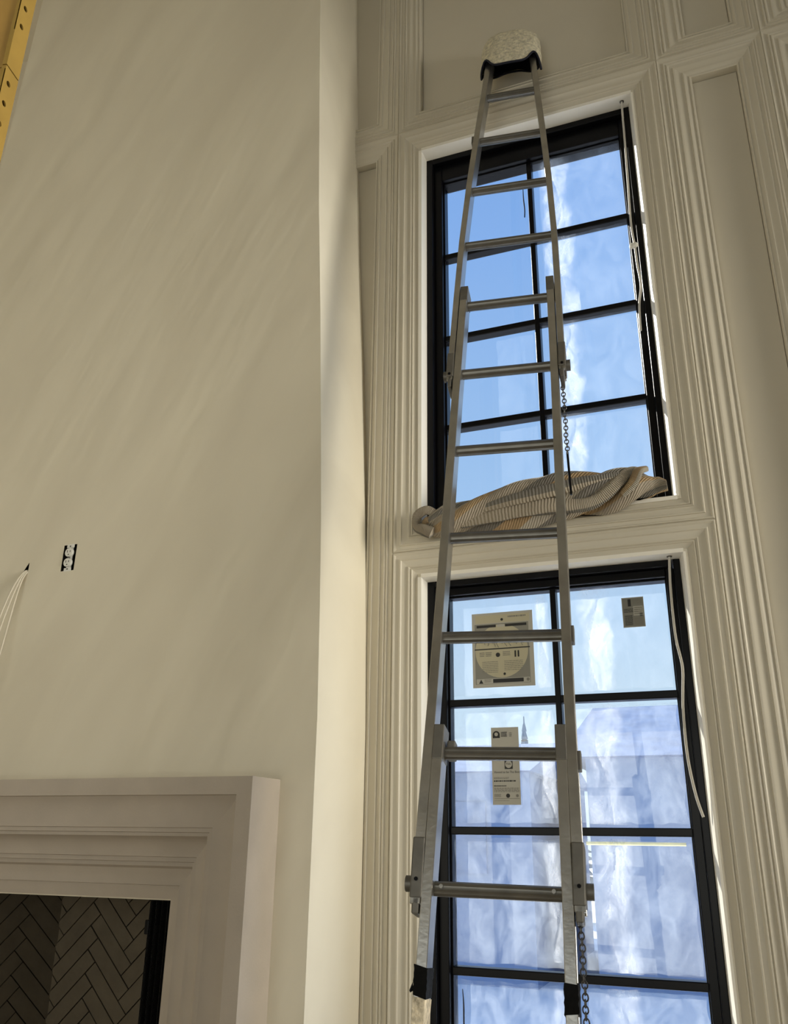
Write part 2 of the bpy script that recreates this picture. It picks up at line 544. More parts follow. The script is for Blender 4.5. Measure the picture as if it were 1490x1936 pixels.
win2, panes2 = window(2, L0, L1, .052, [.442, .030, -.380, -.790], .822, -1.19, True)

def film_sheet(rect, seed, fold_x=None, fold_w=.03, amp=.02, inset=.012, ripple=.0015, rx=46, rz=54, torn=.004):
    """A plastic sheet lying against the pane: a wrinkled grid, optionally with one billowing vertical fold."""
    xa, xb, za, zb = rect
    xa, xb, za, zb = xa + inset, xb - inset, za + inset, zb - inset
    mb = MB()
    mb.uv = []
    rnd = random.Random(seed)
    ph = rnd.uniform(0, 6)
    for j in range(rz + 1):
        tz = j / rz
        for i in range(rx + 1):
            tx = i / rx
            x = xa + (xb - xa) * tx
            z = za + (zb - za) * tz
            if i in (0, rx): x += noise.noise((seed * 3.1, z * 22, i)) * torn
            if j in (0, rz): z += noise.noise((x * 22, seed * 1.7, j)) * torn
            d = ripple * (1 + noise.noise((x * 14, seed, z * 14)) * 2.0) + ripple * .6 * noise.noise((x * 40, seed + 5, z * 40))
            if fold_x is not None:
                cx = xa + fold_x * (xb - xa) + .018 * math.sin(tz * 5.2 + ph) + .012 * noise.noise((seed, z * 9, 2.2))
                w = fold_w * (1.0 + .7 * math.sin(tz * 7 + ph * 1.7))
                q = (x - cx) / max(w, .008)
                ridge = max(0, 1 - abs(q)) * (1 if q < 0 else .8)
                d += amp * ridge * (0.55 + .45 * math.sin(tz * 3.3 + .5))
                d += amp * .22 * max(0, 1 - abs(q + 1.5)) + amp * .16 * abs(math.sin(q * 3 + tz * 9)) * max(0, 1 - abs(q) / 2.5)
            mb.v.append((x, GY - .0015 - max(d, 0), z))
            mb.uv.append((tx, tz))
    for j in range(rz):
        for i in range(rx):
            a = j * (rx + 1) + i
            mb.f.append((a, a + 1, a + rx + 2, a + rx + 1))
    return mb

for i, c, p, rect in panes1:
    if c == 1:
        f = build('protective_film', film_sheet(rect, 11 + i, inset=.004), m_film, p, smooth=80)
        xa, xb, za, zb = rect
        build('film_fold', film_sheet((xa + .02, xa + .165, za, zb), 31 + i, .5, .05, .022, inset=.004, rx=34), m_film_fold, p, smooth=25)
    elif i >= 2:
        xa, xb, za, zb = rect
        build('protective_film', film_sheet((xa + .2, xb, za, zb - .02), 41 + i, .8, .02, .006), m_film_l, p, smooth=60)
for i, c, p, rect in panes2:
    xa, xb, za, zb = rect
    dm = m_film if i == 0 else m_film_d
    dk = m_film_fold if i == 0 else m_film_fold_d
    f = build('protective_film', film_sheet(rect, 61 + i * 2 + c, inset=.012, ripple=.002, torn=.008), dm, p, smooth=70)
    if c == 1 and i == 2:
        build('sunlit_strip', MB().box(xa + .05, xb - .024, GY - .006, GY - .0055, zb - .026, zb - .016), m_film_y, p)  # sunlit band on the film, painted as a yellow strip
    if c == 1:
        build('film_fold', film_sheet((xa + .05, xa + .20, za, zb), 81 + i, .5, .055, .022, inset=.008, rx=34), dk, p, smooth=25)
    else:
        build('film_fold', film_sheet((xb - .075, xb, za + .02, zb - .01), 91 + i, .6, .03, .012, inset=.008, rx=20), dk, p, smooth=25)

# ------------------------------------------------------------------ chimney breast (tapers upwards), plaster
B = 2.385
def bx_at(z):
    tab = [(-1.6, -1.172), (.35, -1.170), (.7, -1.178), (1.0, -1.188), (1.35, -1.205), (1.8, -1.228), (2.3, -1.258), (2.85, -1.282), (3.45, -1.306), (4.4, -1.335)]
    for (z0, x0), (z1, x1) in zip(tab, tab[1:]):
        if z <= z1:
            return x0 + (x1 - x0) * (z - z0) / (z1 - z0)
    return tab[-1][1]
FCX = -2.155                              # centre line of the fireplace
W_S = .3424                                # width of the stone surround
OX1 = -1.2837 - W_S                        # right edge of the fire opening
OX0 = 2 * FCX - OX1
OZ = .1638 - W_S                           # head of the fire opening
OUT = (-2.2485, -2.1895, .9105, 1.0115)   # outlet cut-out
HOL = (-2.4292, -2.4040, .923, .959)      # ragged hole for the cables
LXB = 2 * FCX
zs = [FL, OZ, .35, .7, HOL[2] - .0, HOL[3], 1.0115, 1.0, 1.35, 1.8, 2.3, 2.85, 3.45, RZ1, OUT[2]]
zs = sorted(set(zs))
xs = [None, OX0, HOL[0], HOL[1], OUT[0], OUT[1], OX1, None]
mb = MB()
def xcol(k, z):
    if k == len(xs) - 1: return bx_at(z)
    if k == 0: return LXB - bx_at(z)
    return xs[k]
for j in range(len(zs) - 1):
    z0, z1 = zs[j], zs[j + 1]
    for k in range(len(xs) - 1):
        xm = .5 * (xcol(k, z0) + xcol(k + 1, z0))
        zm = .5 * (z0 + z1)
        if zm < OZ and OX0 < xm < OX1: continue
        if OUT[0] < xm < OUT[1] and OUT[2] < zm < OUT[3]: continue
        if HOL[0] < xm < HOL[1] and HOL[2] < zm < HOL[3]:
            # the hole is a triangle: keep the left-hand corner solid, row by row
            fa = (z0 - HOL[2]) / (HOL[3] - HOL[2]); fb = (z1 - HOL[2]) / (HOL[3] - HOL[2])
            xa = HOL[0] + (HOL[1] - HOL[0]) * .9 * fa
            xb = HOL[0] + (HOL[1] - HOL[0]) * .9 * fb
            if xa - HOL[0] < 1e-5:
                mb.add([(HOL[0], B, z0), (xb, B, z1), (HOL[0], B, z1)], [(0, 1, 2)])
            else:
                mb.add([(HOL[0], B, z0), (xa, B, z0), (xb, B, z1), (HOL[0], B, z1)], [(0, 1, 2, 3)])
            continue
        mb.add([(xcol(k, z0), B, z0), (xcol(k + 1, z0), B, z0), (xcol(k + 1, z1), B, z1), (xcol(k, z1), B, z1)], [(0, 1, 2, 3)])
    # side returns to the panelled wall
    mb.add([(bx_at(z0), B, z0), (bx_at(z0), 2.815, z0), (bx_at(z1), 2.815, z1), (bx_at(z1), B, z1)], [(0, 1, 2, 3)])
    mb.add([(LXB - bx_at(z0), B, z0), (LXB - bx_at(z0), 2.815, z0), (LXB - bx_at(z1), 2.815, z1), (LXB - bx_at(z1), B, z1)], [(0, 1, 2, 3)])
# pockets behind outlet and hole
def pocket(x0, x1, z0, z1, d):
    mb.add([(x0, B, z0), (x1, B, z0), (x1, B, z1), (x0, B, z1), (x0, B + d, z0), (x1, B + d, z0), (x1, B + d, z1), (x0, B + d, z1)],
           [(0, 1, 5, 4), (1, 2, 6, 5), (2, 3, 7, 6), (3, 0, 4, 7), (4, 5, 6, 7)])
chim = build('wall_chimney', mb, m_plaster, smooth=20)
tag(chim, kind='structure')
mbp = MB()
for (x0, x1, z0, z1), d in ((OUT, .06), (HOL, .05)):
    x0 -= .002; x1 += .002; z0 -= .002; z1 += .002
    mbp.add([(x0, B + .001, z0), (x1, B + .001, z0), (x1, B + .001, z1), (x0, B + .001, z1), (x0, B + d, z0), (x1, B + d, z0), (x1, B + d, z1), (x0, B + d, z1)],
            [(0, 1, 5, 4), (1, 2, 6, 5), (2, 3, 7, 6), (3, 0, 4, 7), (4, 5, 6, 7)])
build('wall_recess', mbp, m_dark, chim)

# firebox lined with herringbone firebrick
fb = MB()
FBY = 2.95
bl, br_ = -2.512, -1.80
fl, frx = OX0 - .03, OX1 + .03
fz0, fz1 = -1.15, OZ + .10
fb.add([(bl, FBY, fz0), (br_, FBY, fz0), (br_, FBY, fz1), (bl, FBY, fz1), (fl, B + .02, fz0), (frx, B + .02, fz0), (frx, B + .02, fz1), (fl, B + .02, fz1)],
       [(0, 1, 2, 3), (4, 0, 3, 7), (1, 5, 6, 2), (3, 2, 6, 7), (4, 5, 1, 0)])
firebox = build('firebox', fb, m_mortar)
tag(firebox, 'dark firebox lined with herringbone brick behind the stone surround', 'firebox')
def clip_poly(poly, x0, x1, z0, z1):
    def cl(p, f, inter):
        out = []
        for i in range(len(p)):
            a, b_ = p[i - 1], p[i]
            fa, fb_ = f(a), f(b_)
            if fa != fb_: out.append(inter(a, b_))
            if fb_: out.append(b_)
        return out
    def ix(v): return lambda a, b_: (v, a[1] + (b_[1] - a[1]) * (v - a[0]) / (b_[0] - a[0]))
    def iz(v): return lambda a, b_: (a[0] + (b_[0] - a[0]) * (v - a[1]) / (b_[1] - a[1]), v)
    for f, it in ((lambda q: q[0] >= x0, ix(x0)), (lambda q: q[0] <= x1, ix(x1)), (lambda q: q[1] >= z0, iz(z0)), (lambda q: q[1] <= z1, iz(z1))):
        if poly: poly = cl(poly, f, it)
    return poly
def herringbone(orig, ex, width, z0, z1, nrm, parent):
    """Bricks at 45 degrees over a wall patch: orig + s*ex, s in 0..width."""
    w_, l_ = .057, .2
    l_ = w_ * 4
    g = .0022
    c45 = math.sqrt(.5)
    bricks = []
    for a in range(-40, 60):
        for k in range(-14, 14):
            i0 = (a + 8 * k)
            bricks.append((i0 * w_, a * w_, l_, w_))             # lying brick (axis frame)
            bricks.append((i0 * w_ + l_, (a - 3) * w_, w_, l_))  # standing brick
    for bxx, bzz, lw, lh in bricks:
        poly = [(bxx + g, bzz + g), (bxx + lw - g, bzz + g), (bxx + lw - g, bzz + lh - g), (bxx + g, bzz + lh - g)]
        poly = [((x - z) * c45, (x + z) * c45) for x, z in poly]
        poly = [(x + width * .5, z + (z0 + z1) * .5) for x, z in poly]
        if max(p[0] for p in poly) < 0 or min(p[0] for p in poly) > width or max(p[1] for p in poly) < z0 or min(p[1] for p in poly) > z1: continue
        poly = clip_poly(poly, 0, width, z0, z1)
        if len(poly) < 3: continue
        ar = abs(sum(poly[i - 1][0] * poly[i][1] - poly[i][0] * poly[i - 1][1] for i in range(len(poly)))) / 2
        if ar < 4e-4: continue
        pr = .006 + random.uniform(0, .003)
        r0 = [orig + ex * x + Vector((0, 0, z)) + nrm * .001 for x, z in poly]
        r1 = [p + nrm * pr for p in r0]
        build('brick', MB().loft([r0, r1]), m_brick, parent)
herringbone(Vector((bl, FBY, 0)), Vector((1, 0, 0)), br_ - bl, -.95, OZ + .09, Vector((0, -1, 0)), firebox)
ea = Vector((bl - fl, FBY - B - .02, 0))
wlen = ea.length
ea.normalize()
herringbone(Vector((fl, B + .02, 0)), ea, wlen, -.95, OZ + .09, Vector((ea.y, -ea.x, 0)), firebox)

# stone surround, mitred bolection profile
SY = 2.22
PS = [(0, .165), (0, 0), (.050, 0), (.0515, .012), (.062, .021), (.080, .029), (.105, .033), (.128, .034), (.140, .031), (.1415, .037), (.153, .037), (.1545, .046), (.164, .046),
      (.170, .062), (.184, .077), (.203, .086), (.222, .088), (.2235, .098), (.236, .098), (.2375, .112), (.249, .112), (.256, .126), (.272, .134), (.292, .136), (.303, .133),
      (.3045, .144), (.330, .150), (W_S, .153), (W_S, .21)]
sur = empty('fireplace_surround', (FCX, SY + .08, FL))
tag(sur, 'taupe cast stone fireplace surround with deep stepped mouldings', 'fireplace surround')
ox1, oz1 = -1.2837, .1638
PS = [(min(a_ * .9867, W_S), b_ * .9867) for a_, b_ in PS]
ox0 = 2 * FCX - ox1
for side in ('right', 'left', 'top'):
    ra, rb = [], []
    for wv_, dd in PS:
        y = SY + dd
        xr_, xl_, zt = ox1 - wv_, ox0 + wv_, oz1 - wv_
        if wv_ < .01 and dd > .1: y = B
        if side == 'right': a, b_ = (xr_, y, FL), (xr_, y, zt)
        elif side == 'left': a, b_ = (xl_, y, FL), (xl_, y, zt)
        else: a, b_ = (xl_, y, zt), (xr_, y, zt)
        ra.append(a)
        rb.append(b_)
    build('lintel' if side == 'top' else 'leg', MB().loft([ra, rb]), m_stone, sur, smooth=24)

# black mesh fire screen, its curtain gathered at the right
scr = empty('fire_screen', (OX1 - .05, B + .04, -1.1))
tag(scr, 'black mesh fire curtain gathered at the right of the firebox', 'fire screen')
fs = MB()
pts_a = []
n_ = 44
for k in range(n_ + 1):
    t = k / n_
    pts_a.append((OX1 - .004 - .105 * t, B + .055 + .016 * math.sin(t * 5 * 2 * math.pi)))
ring = pts_a + [(x, y + .003) for x, y in reversed(pts_a)]
build('mesh_curtain', MB().loft([[(x, y, -1.1) for x, y in ring], [(x, y, OZ + .02) for x, y in ring]]), m_screen, scr, smooth=60)
build('curtain_rod', MB().cyl((OX0 + .01, B + .055, OZ + .03), (OX1 - .002, B + .055, OZ + .03), .006), m_black, scr, smooth=40)
build('pull_bracket', MB().box(OX1 - .118, OX1 - .104, B + .04, B + .052, OZ - .10, OZ - .06), m_black, scr, bevel=.002)

# ------------------------------------------------------------------ outlet and cables on the breast
oc = ((OUT[0] + OUT[1]) / 2, (OUT[2] + OUT[3]) / 2)
outl = empty('wall_outlet', (oc[0], B, OUT[2]))
tag(outl, 'white duplex outlet without cover plate in its dark wall box', 'outlet')
def body_poly(r, cz, flat=.0155):
    pts = []
    for k in range(28):
        a = 2 * math.pi * k / 28
        pts.append((max(-r, min(r, r * math.cos(a))), cz + max(-flat, min(flat, r * 1.0 * math.sin(a)))))
    return pts
for dz in (.0195, -.0195):
    pl = body_poly(.0168, oc[1] + dz)
    face = build('receptacle', MB().loft([[(oc[0] + x, B + .004, z) for x, z in pl], [(oc[0] + x, B - .006, z) for x, z in pl]]), m_white_pl, outl, smooth=40)
    for sx_, hh in ((-.0063, .0045), (.0063, .0037)):
        build('slot', MB().box(oc[0] + sx_ - .0011, oc[0] + sx_ + .0011, B - .0066, B - .0055, oc[1] + dz + .0035 - hh, oc[1] + dz + .0035 + hh), m_dark, face)
    build('slot', MB().cyl((oc[0], B - .0066, oc[1] + dz - .0085), (oc[0], B - .0055, oc[1] + dz - .0085), .0024, 10), m_dark, face)
build('yoke', MB().box(oc[0] - .010, oc[0] + .010, B + .004, B + .008, OUT[2] + .004, OUT[3] - .004), m_white_pl, outl)
for s_ in (1, -1):
    zc = oc[1] + s_ * .046
    ear = build('mounting_ear', MB().obox((oc[0], B + .001, zc), (.0165, 0, 0), (0, .0015, 0), (0, 0, .0072)), m_white_pl, outl, bevel=.002)
    build('screw', MB().cyl((oc[0], B - .002, zc - s_ * .002), (oc[0], B + .001, zc - s_ * .002), .003, 10), m_alu_dark, ear)
build('screw', MB().cyl((oc[0], B - .005, oc[1]), (oc[0], B + .004, oc[1]), .0028, 10), m_alu_dark, outl)

def bez(pts, n=10):
    """Catmull-Rom through points."""
    P = [Vector(p) for p in pts]
    out = []
    for i in range(len(P) - 1):
        p0, p1, p2, p3 = P[max(i - 1, 0)], P[i], P[i + 1], P[min(i + 2, len(P) - 1)]
        for k in range(n):
            t = k / n
            out.append(.5 * ((2 * p1) + (-p0 + p2) * t + (2 * p0 - 5 * p1 + 4 * p2 - p3) * t * t + (-p0 + 3 * p1 - 3 * p2 + p3) * t ** 3))
    out.append(P[-1])
    return out
cab_paths = [[(-2.413, B + .03, .935), (-2.414, B - .006, .924), (-2.426, B - .035, .86), (-2.4445, B - .055, .743), (-2.47, B - .07, .58), (-2.50, B - .08, .36), (-2.51, B - .10, .24)],
             [(-2.409, B + .03, .933), (-2.411, B - .005, .921), (-2.420, B - .030, .85), (-2.4385, B - .050, .700), (-2.455, B - .06, .55), (-2.475, B - .07, .36), (-2.485, B - .09, .24)],
             [(-2.406, B + .03, .931), (-2.407, B - .004, .917), (-2.413, B - .024, .84), (-2.4235, B - .045, .611), (-2.435, B - .055, .50), (-2.45, B - .06, .36), (-2.455, B - .08, .24)]]
cab_lab = ['topmost thin pale cable hanging out of the ragged wall hole', 'middle thin pale cable hanging out of the ragged wall hole', 'lowest thin pale cable hanging out of the ragged wall hole']
for pth, lb in zip(cab_paths, cab_lab):
    c_ = build('loose_cable', MB().tube(bez(pth, 8), .0033, 8), m_cable, smooth=60)
    tag(c_, lb, 'cable', 'cables from the hole in the plaster')

# ------------------------------------------------------------------ cords hanging in the window reveals
def window_cord(pts, knot, label):
    root = empty('blind_wire', (pts[0][0], pts[0][1], pts[-1][2]))
    tag(root, label, 'wire', 'white wires hanging in the window reveals')
    build('wire', MB().tube(bez(pts, 8), .0042, 8), m_cord, root, smooth=60)
    x, y, z = pts[0]
    build('grommet', MB().cyl((x, y, z - .004), (x, y, z + .002), .0085, 14), m_alu_dark, root, smooth=40)
    if knot:
        kx, ky, kz = knot
        rings = []
        for i in range(7):
            a = math.pi * (i + .5) / 7
            rings.append([(kx + .017 * math.sin(a) * math.cos(2 * math.pi * k / 10) , ky + .011 * math.sin(a) * math.sin(2 * math.pi * k / 10), kz + .011 * math.cos(a) + .003 * math.sin(k * 2.3)) for k in range(10)])
        build('tape_knot', MB().loft(rings), m_white_pl, root, smooth=60)
window_cord([(-.118, 2.79, U1), (-.121, 2.795, 2.72), (-.122, 2.80, 2.657), (-.127, 2.80, 2.445), (-.133, 2.80, 2.217), (-.128, 2.80, 2.105), (-.126, 2.80, 2.02), (-.121, 2.80, 1.925), (-.134, 2.80, 1.847), (-.139, 2.80, 1.735)],
            (-.131, 2.797, 2.105), 'white wire with a pale taped knot hanging beside the upper window')
window_cord([(-.124, 2.79, L1), (-.131, 2.80, .77), (-.132, 2.80, .614), (-.121, 2.80, .514), (-.128, 2.80, .432), (-.133, 2.80, .369), (-.134, 2.80, .244), (-.123, 2.80, .138), (-.108, 2.80, .072)],
            None, 'white wire curling at its end beside the lower window')

# dark sealant strands on the glass
for pts_, lb in (([(-.556, 2.885, 2.61), (-.557, 2.886, 2.53), (-.554, 2.886, 2.47), (-.556, 2.886, 2.43)], 'thin black sealant strand on the topmost left pane'),
                 ([(-.875, 2.885, -.43), (-.872, 2.885, -.47), (-.872, 2.885, -.53), (-.870, 2.885, -.62)], 'thin black sealant strand on a low left pane')):
    c_ = build('sealant_strand', MB().tube(bez(pts_, 5), [.0012 + .0014 * min(1, k / 6) for k in range(16)], 6), m_rubber, smooth=60)
    tag(c_, lb, 'sealant')

# ------------------------------------------------------------------ stickers on the panes
def text_mesh(txt, size):
    cu = bpy.data.curves.new('t', 'FONT')
    cu.body = txt
    cu.size = size
    cu.align_x = 'CENTER'
    cu.align_y = 'CENTER'
    cu.resolution_u = 3
    ob = bpy.data.objects.new('t', cu)
    col.objects.link(ob)
    dg = bpy.context.evaluated_depsgraph_get()
    me = bpy.data.meshes.new_from_object(ob.evaluated_get(dg))
    vs_ = [v.co.copy() for v in me.vertices]
    fs_ = [tuple(p.vertices) for p in me.polygons]
    bpy.data.objects.remove(ob, do_unlink=True)
    bpy.data.curves.remove(cu)
    bpy.data.meshes.remove(me)
    return vs_, fs_

SYP = 2.8835
class Sticker:
    def __init__(s, name, label, x0, x1, z0, z1, mat, lean=0.0):
        s.x0, s.z1, s.w, s.h, s.lean = x0, z1, x1 - x0, z1 - z0, lean
        s.root = empty(name, ((x0 + x1) / 2, SYP, z0))
        tag(s.root, label, 'sticker')
        s.layer = 0
        s.piece('backing', 0, 1, 0, 1, mat)
    def pt(s, u, v, k):
        return (s.x0 + u * s.w + v * s.lean, SYP - .0002 * k, s.z1 - v * s.h)
    def piece(s, nm, u0, u1, v0, v1, mat, k=None):
        k = s.layer if k is None else k
        a = [s.pt(u0, v0, k), s.pt(u1, v0, k), s.pt(u1, v1, k), s.pt(u0, v1, k)]
        b_ = [(x, y - .00018, z) for x, y, z in a]
        s.layer += 0
        return build(nm, MB().loft([a, b_]), mat, s.root)
    def rows(s, nm, u0, u1, v0, v1, n, mat, k, seed=1, fill=.5):
        rnd = random.Random(seed)
        mb = MB()
        for i in range(n):
            va = v0 + (v1 - v0) * i / n
            vb = va + (v1 - v0) / n * fill
            u = u0
            while u < u1 - .01:
                ln = rnd.uniform(.03, .16) * (u1 - u0)
                ue = min(u + ln, u1)
                a = [s.pt(u, va, k), s.pt(ue, va, k), s.pt(ue, vb, k), s.pt(u, vb, k)]
                mb.loft([a, [(x, y - .00012, z) for x, y, z in a]])
                u = ue + .02 * (u1 - u0)
        return build(nm, mb, mat, s.root)
    def disc(s, nm, u, v, ru, mat, k, rz=None):
        c = Vector(s.pt(u, v, k))
        mb = MB()
        r0 = [c + Vector((ru * s.w * math.cos(a), 0, (rz or ru) * (s.w if rz is None else s.h) * math.sin(a))) for a in [2 * math.pi * q / 36 for q in range(36)]]
        mb.loft([r0, [p + Vector((0, -.00015, 0)) for p in r0]])
        return build(nm, mb, mat, s.root)
    def text(s, txt, u, v, size, mat, k, sxx=1.0):
        vs_, fs_ = text_mesh(txt, size)
        c = Vector(s.pt(u, v, k))
        mb = MB().add([c + Vector((p.x * sxx, 0, p.y)) for p in vs_], fs_)
        return build('lettering', mb, mat, s.root)

st = Sticker('window_sticker', 'large square sticker with cream circle on upper left lower-window pane', -.820, -.602, .492, .754, m_paper)
st.piece('print_area', .045, .93, .15, .955, m_paper_g, 1)
st.piece('title_strip', .06, .95, .03, .14, m_paper_y, 1)
st.disc('round_emblem', .5, .10, .022, m_ink, 2)
st.rows('print_line', .60, .90, .055, .09, 1, m_ink_g, 2, 3, .6)
st.piece('black_bar', .08, .40, .165, .20, m_ink, 2)
st.piece('black_bar', .55, .90, .165, .20, m_ink, 2)
st.piece('white_box', .42, .54, .165, .20, m_paper, 2)
st.disc('cream_circle', .48, .52, .43, m_paper_y, 2)
mbs = MB()
rnd = random.Random(5)
for k_ in range(15):
    u = .16 + k_ * .045
    a0, a1 = Vector(st.pt(u, .34, 4)), Vector(st.pt(u + rnd.uniform(.01, .08), .455, 4))
    a1.z += rnd.uniform(-.006, .01)
    mid = (a0 + a1) / 2 + Vector((rnd.uniform(-.006, .006), 0, 0))
    mbs.tube([a0, mid, a1], .0011, 5)
build('scribble', mbs, m_ink_g, st.root)
st.piece('black_rule', .04, .94, .485, .50, m_ink, 4)
for (u0, u1) in ((.12, .20), (.22, .32), (.50, .62)):
    st.rows('print_line', u0, u1, .535, .60, 3, m_ink_g, 4, int(u0 * 100), .45)
st.disc('pictogram', .42, .575, .035, m_ink, 4)
st.piece('pictogram', .69, .715, .53, .615, m_ink, 4)
st.piece('pictogram', .74, .765, .53, .615, m_ink, 4)
st.rows('print_line', .16, .42, .66, .82, 7, m_ink_g, 4, 8, .35)
st.rows('print_line', .52, .82, .66, .80, 6, m_ink_g, 4, 9, .35)
st.disc('pictogram', .52, .83, .02, m_ink, 4)
st.piece('caption_strip', .06, .92, .885, .95, m_paper, 3)
st.piece('black_bar', .33, .82, .892, .942, m_ink, 4)
t_ = [st.pt(.10, .945, 4), st.pt(.17, .945, 4), st.pt(.135, .89, 4)]
build('warning_triangle', MB().loft([t_, [(x, y - .0002, z) for x, y, z in t_]]), m_ink, st.root)
st.rows('print_line', .19, .31, .895, .94, 2, m_ink_g, 4, 19, .5)
st.disc('round_emblem', .89, .915, .025, m_ink_g, 4)

st2 = Sticker('window_sticker', 'small grey data sticker on upper right lower-window pane', -.297, -.2255, .667, .769, m_paper)
st2.piece('print_area', .03, .97, .03, .97, m_paper_g, 1)
st2.piece('black_mark', .28, .42, .06, .30, m_ink, 2)
st2.rows('print_line', .08, .55, .38, .52, 3, m_ink, 2, 31, .5)
st2.piece('white_box', .5, .95, .30, .62, m_paper, 2)
st2.rows('print_line', .54, .92, .34, .60, 4, m_ink_g, 3, 32, .5)
st2.rows('print_line', .10, .45, .60, .94, 10, m_ink, 2, 33, .55)
st2.rows('print_line', .78, .92, .54, .66, 3, m_ink, 4, 34, .7)
st2.rows('print_line', .52, .9, .70, .92, 5, m_ink_g, 2, 35, .4)
st2.rows('print_line', .5, .92, .08, .24, 4, m_ink_g, 2, 36, .5)

st3 = Sticker('window_sticker', 'tall narrow white sticker with square logo on second left lower-window pane', -.761, -.667, .110, .357, m_paper)
mba = MB()
c_ = Vector(st3.pt(.19, .095, 2))
r_ = .13 * st3.w
arch = [c_ + Vector((r_ * math.cos(a), 0, r_ * math.sin(a))) for a in [math.pi * q / 14 for q in range(15)]] + [c_ + Vector((-r_, 0, -r_ * .9)), c_ + Vector((r_, 0, -r_ * .9))]
mba.loft([arch, [p + Vector((0, -.00015, 0)) for p in arch]])
build('arch_emblem', mba, m_ink, st3.root)
st3.disc('emblem_centre', .19, .09, .065, m_paper, 4)
st3.rows('print_line', .36, .58, .06, .13, 4, m_ink, 2, 41, .6)
st3.rows('print_line', .66, .76, .07, .13, 3, m_ink_g, 2, 42, .6)
st3.piece('grey_strip', .04, .96, .345, .375, m_paper_g, 1)
st3.rows('print_line', .06, .9, .35, .372, 2, m_ink_g, 2, 43, .5)
st3.piece('logo_square', .46, .75, .425, .545, m_ink, 2)
st3.disc('logo_disc', .605, .485, .125, m_paper, 4)
st3.text('Pella', .605, .48, .0085, m_ink, 6)
st3.text('Viewed to be The Best', .53, .585, .0098, m_ink, 2, .95)
st3.rows('print_line', .06, .60, .65, .68, 2, m_ink_g, 2, 44, .5)
st3.rows('print_line', .06, .84, .69, .71, 1, m_ink, 2, 45, .8)
st3.rows('print_line', .06, .50, .755, .77, 1, m_ink, 2, 46, .7)
st3.rows('print_line', .06, .96, .785, .845, 4, m_ink_g, 2, 47, .55)
st3.rows('print_line', .06, .30, .865, .905, 3, m_ink_g, 2, 48, .6)
st3.disc('pictogram', .55, .885, .07, m_ink, 2)
st3.disc('pictogram', .88, .885, .05, m_ink_g, 2)
st3.piece('grey_rule', .06, .96, .918, .924, m_ink_g, 2)
st3.rows('print_line', .06, .6, .945, .955, 1, m_ink_g, 2, 49, .5)

# ------------------------------------------------------------------ ladder
A0 = Vector((-0.5376563, 2.62223233, 2.87852172))
DU = Vector((0.00668738, -0.21616632, -0.97633365)).normalized()
WU = Vector((0.99275121, 0.11860174, -0.01945933)).normalized()
NU = WU.cross(DU).normalized()
def LP(u, s, t=0.0):
    return A0 + WU * u + DU * s + NU * t
SF = (A0.z - FL) / -DU.z - .005           # distance down the ladder where it meets the floor
lad = empty('sectional_ladder', tuple(LP(0, SF)))
tag(lad, 'tall aluminium three-section ladder leaning in front of the windows', 'ladder')
def interp(tab, s):
    for (s0, a), (s1, b_) in zip(tab, tab[1:]):
        if s <= s1: return a + (b_ - a) * (s - s0) / (s1 - s0)
    return tab[-1][1]
RD = .062
def rail(tab, s0, s1, sgn, w0, w1):
    ss = [s0] + [s for s, _ in tab if s0 < s < s1] + [s1]
    rings = []
    for s in ss:
        a = interp(tab, s)
        w = w0 + (w1 - w0) * (s - s0) / (s1 - s0)
        # channel rail: lips at front and back, hollow towards the outside
        prof = [(0, 0), (w, 0), (w, .010), (.006, .014), (.006, RD - .014), (w, RD - .010), (w, RD), (0, RD)]
        rings.append([LP(sgn * (a + q), s, t) for q, t in prof])
    return build('side_rail', MB().loft(rings), m_alu, lad, bevel=.0015)
TOPT = [(-.26, .075), (-.16, .0825), (0, .0935), (.305, .1160), (.61, .136), (.914, .1505), (1.2, .158), (1.6, .1655)]
MIDT = [(1.15, .1310), (1.62, .1400), (2.13, .1475), (2.63, .1550), (3.2, .1680)]
LOWT = [(2.68, .1330), (3.12, .1415), (3.6, .146), (4.7, .156)]
for sg in (-1, 1):
    rail(TOPT, -.26, 1.565, sg, .024, .019)
    rail(MIDT, 1.153, 3.085, sg, .0235, .024)
    rail(LOWT, 2.683, SF, sg, .0235, .025)
def rung(s, half, r=.0158):
    rings = []
    n = 24
    for uu in (-half - .004, half + .004):
        ring = []
        for k in range(n):
            a = 2 * math.pi * k / n
            rr = r * (1 + (.035 if k % 2 else -.035))
            ring.append(LP(uu, s + rr * math.sin(a) * .98, .031 + rr * math.cos(a)))
        rings.append(ring)
    return build('rung', MB().loft(rings), m_rung, lad, smooth=40)
k = 0
for kk in range(0, 4):
    rung(kk * .3048 + (.012 if kk == 0 else 0), interp(TOPT, kk * .3048))
for kk in range(4, 9):
    rung(kk * .3048, interp(MIDT, kk * .3048))
for kk in range(9, 15):
    rung(kk * .3048, interp(LOWT, kk * .3048))
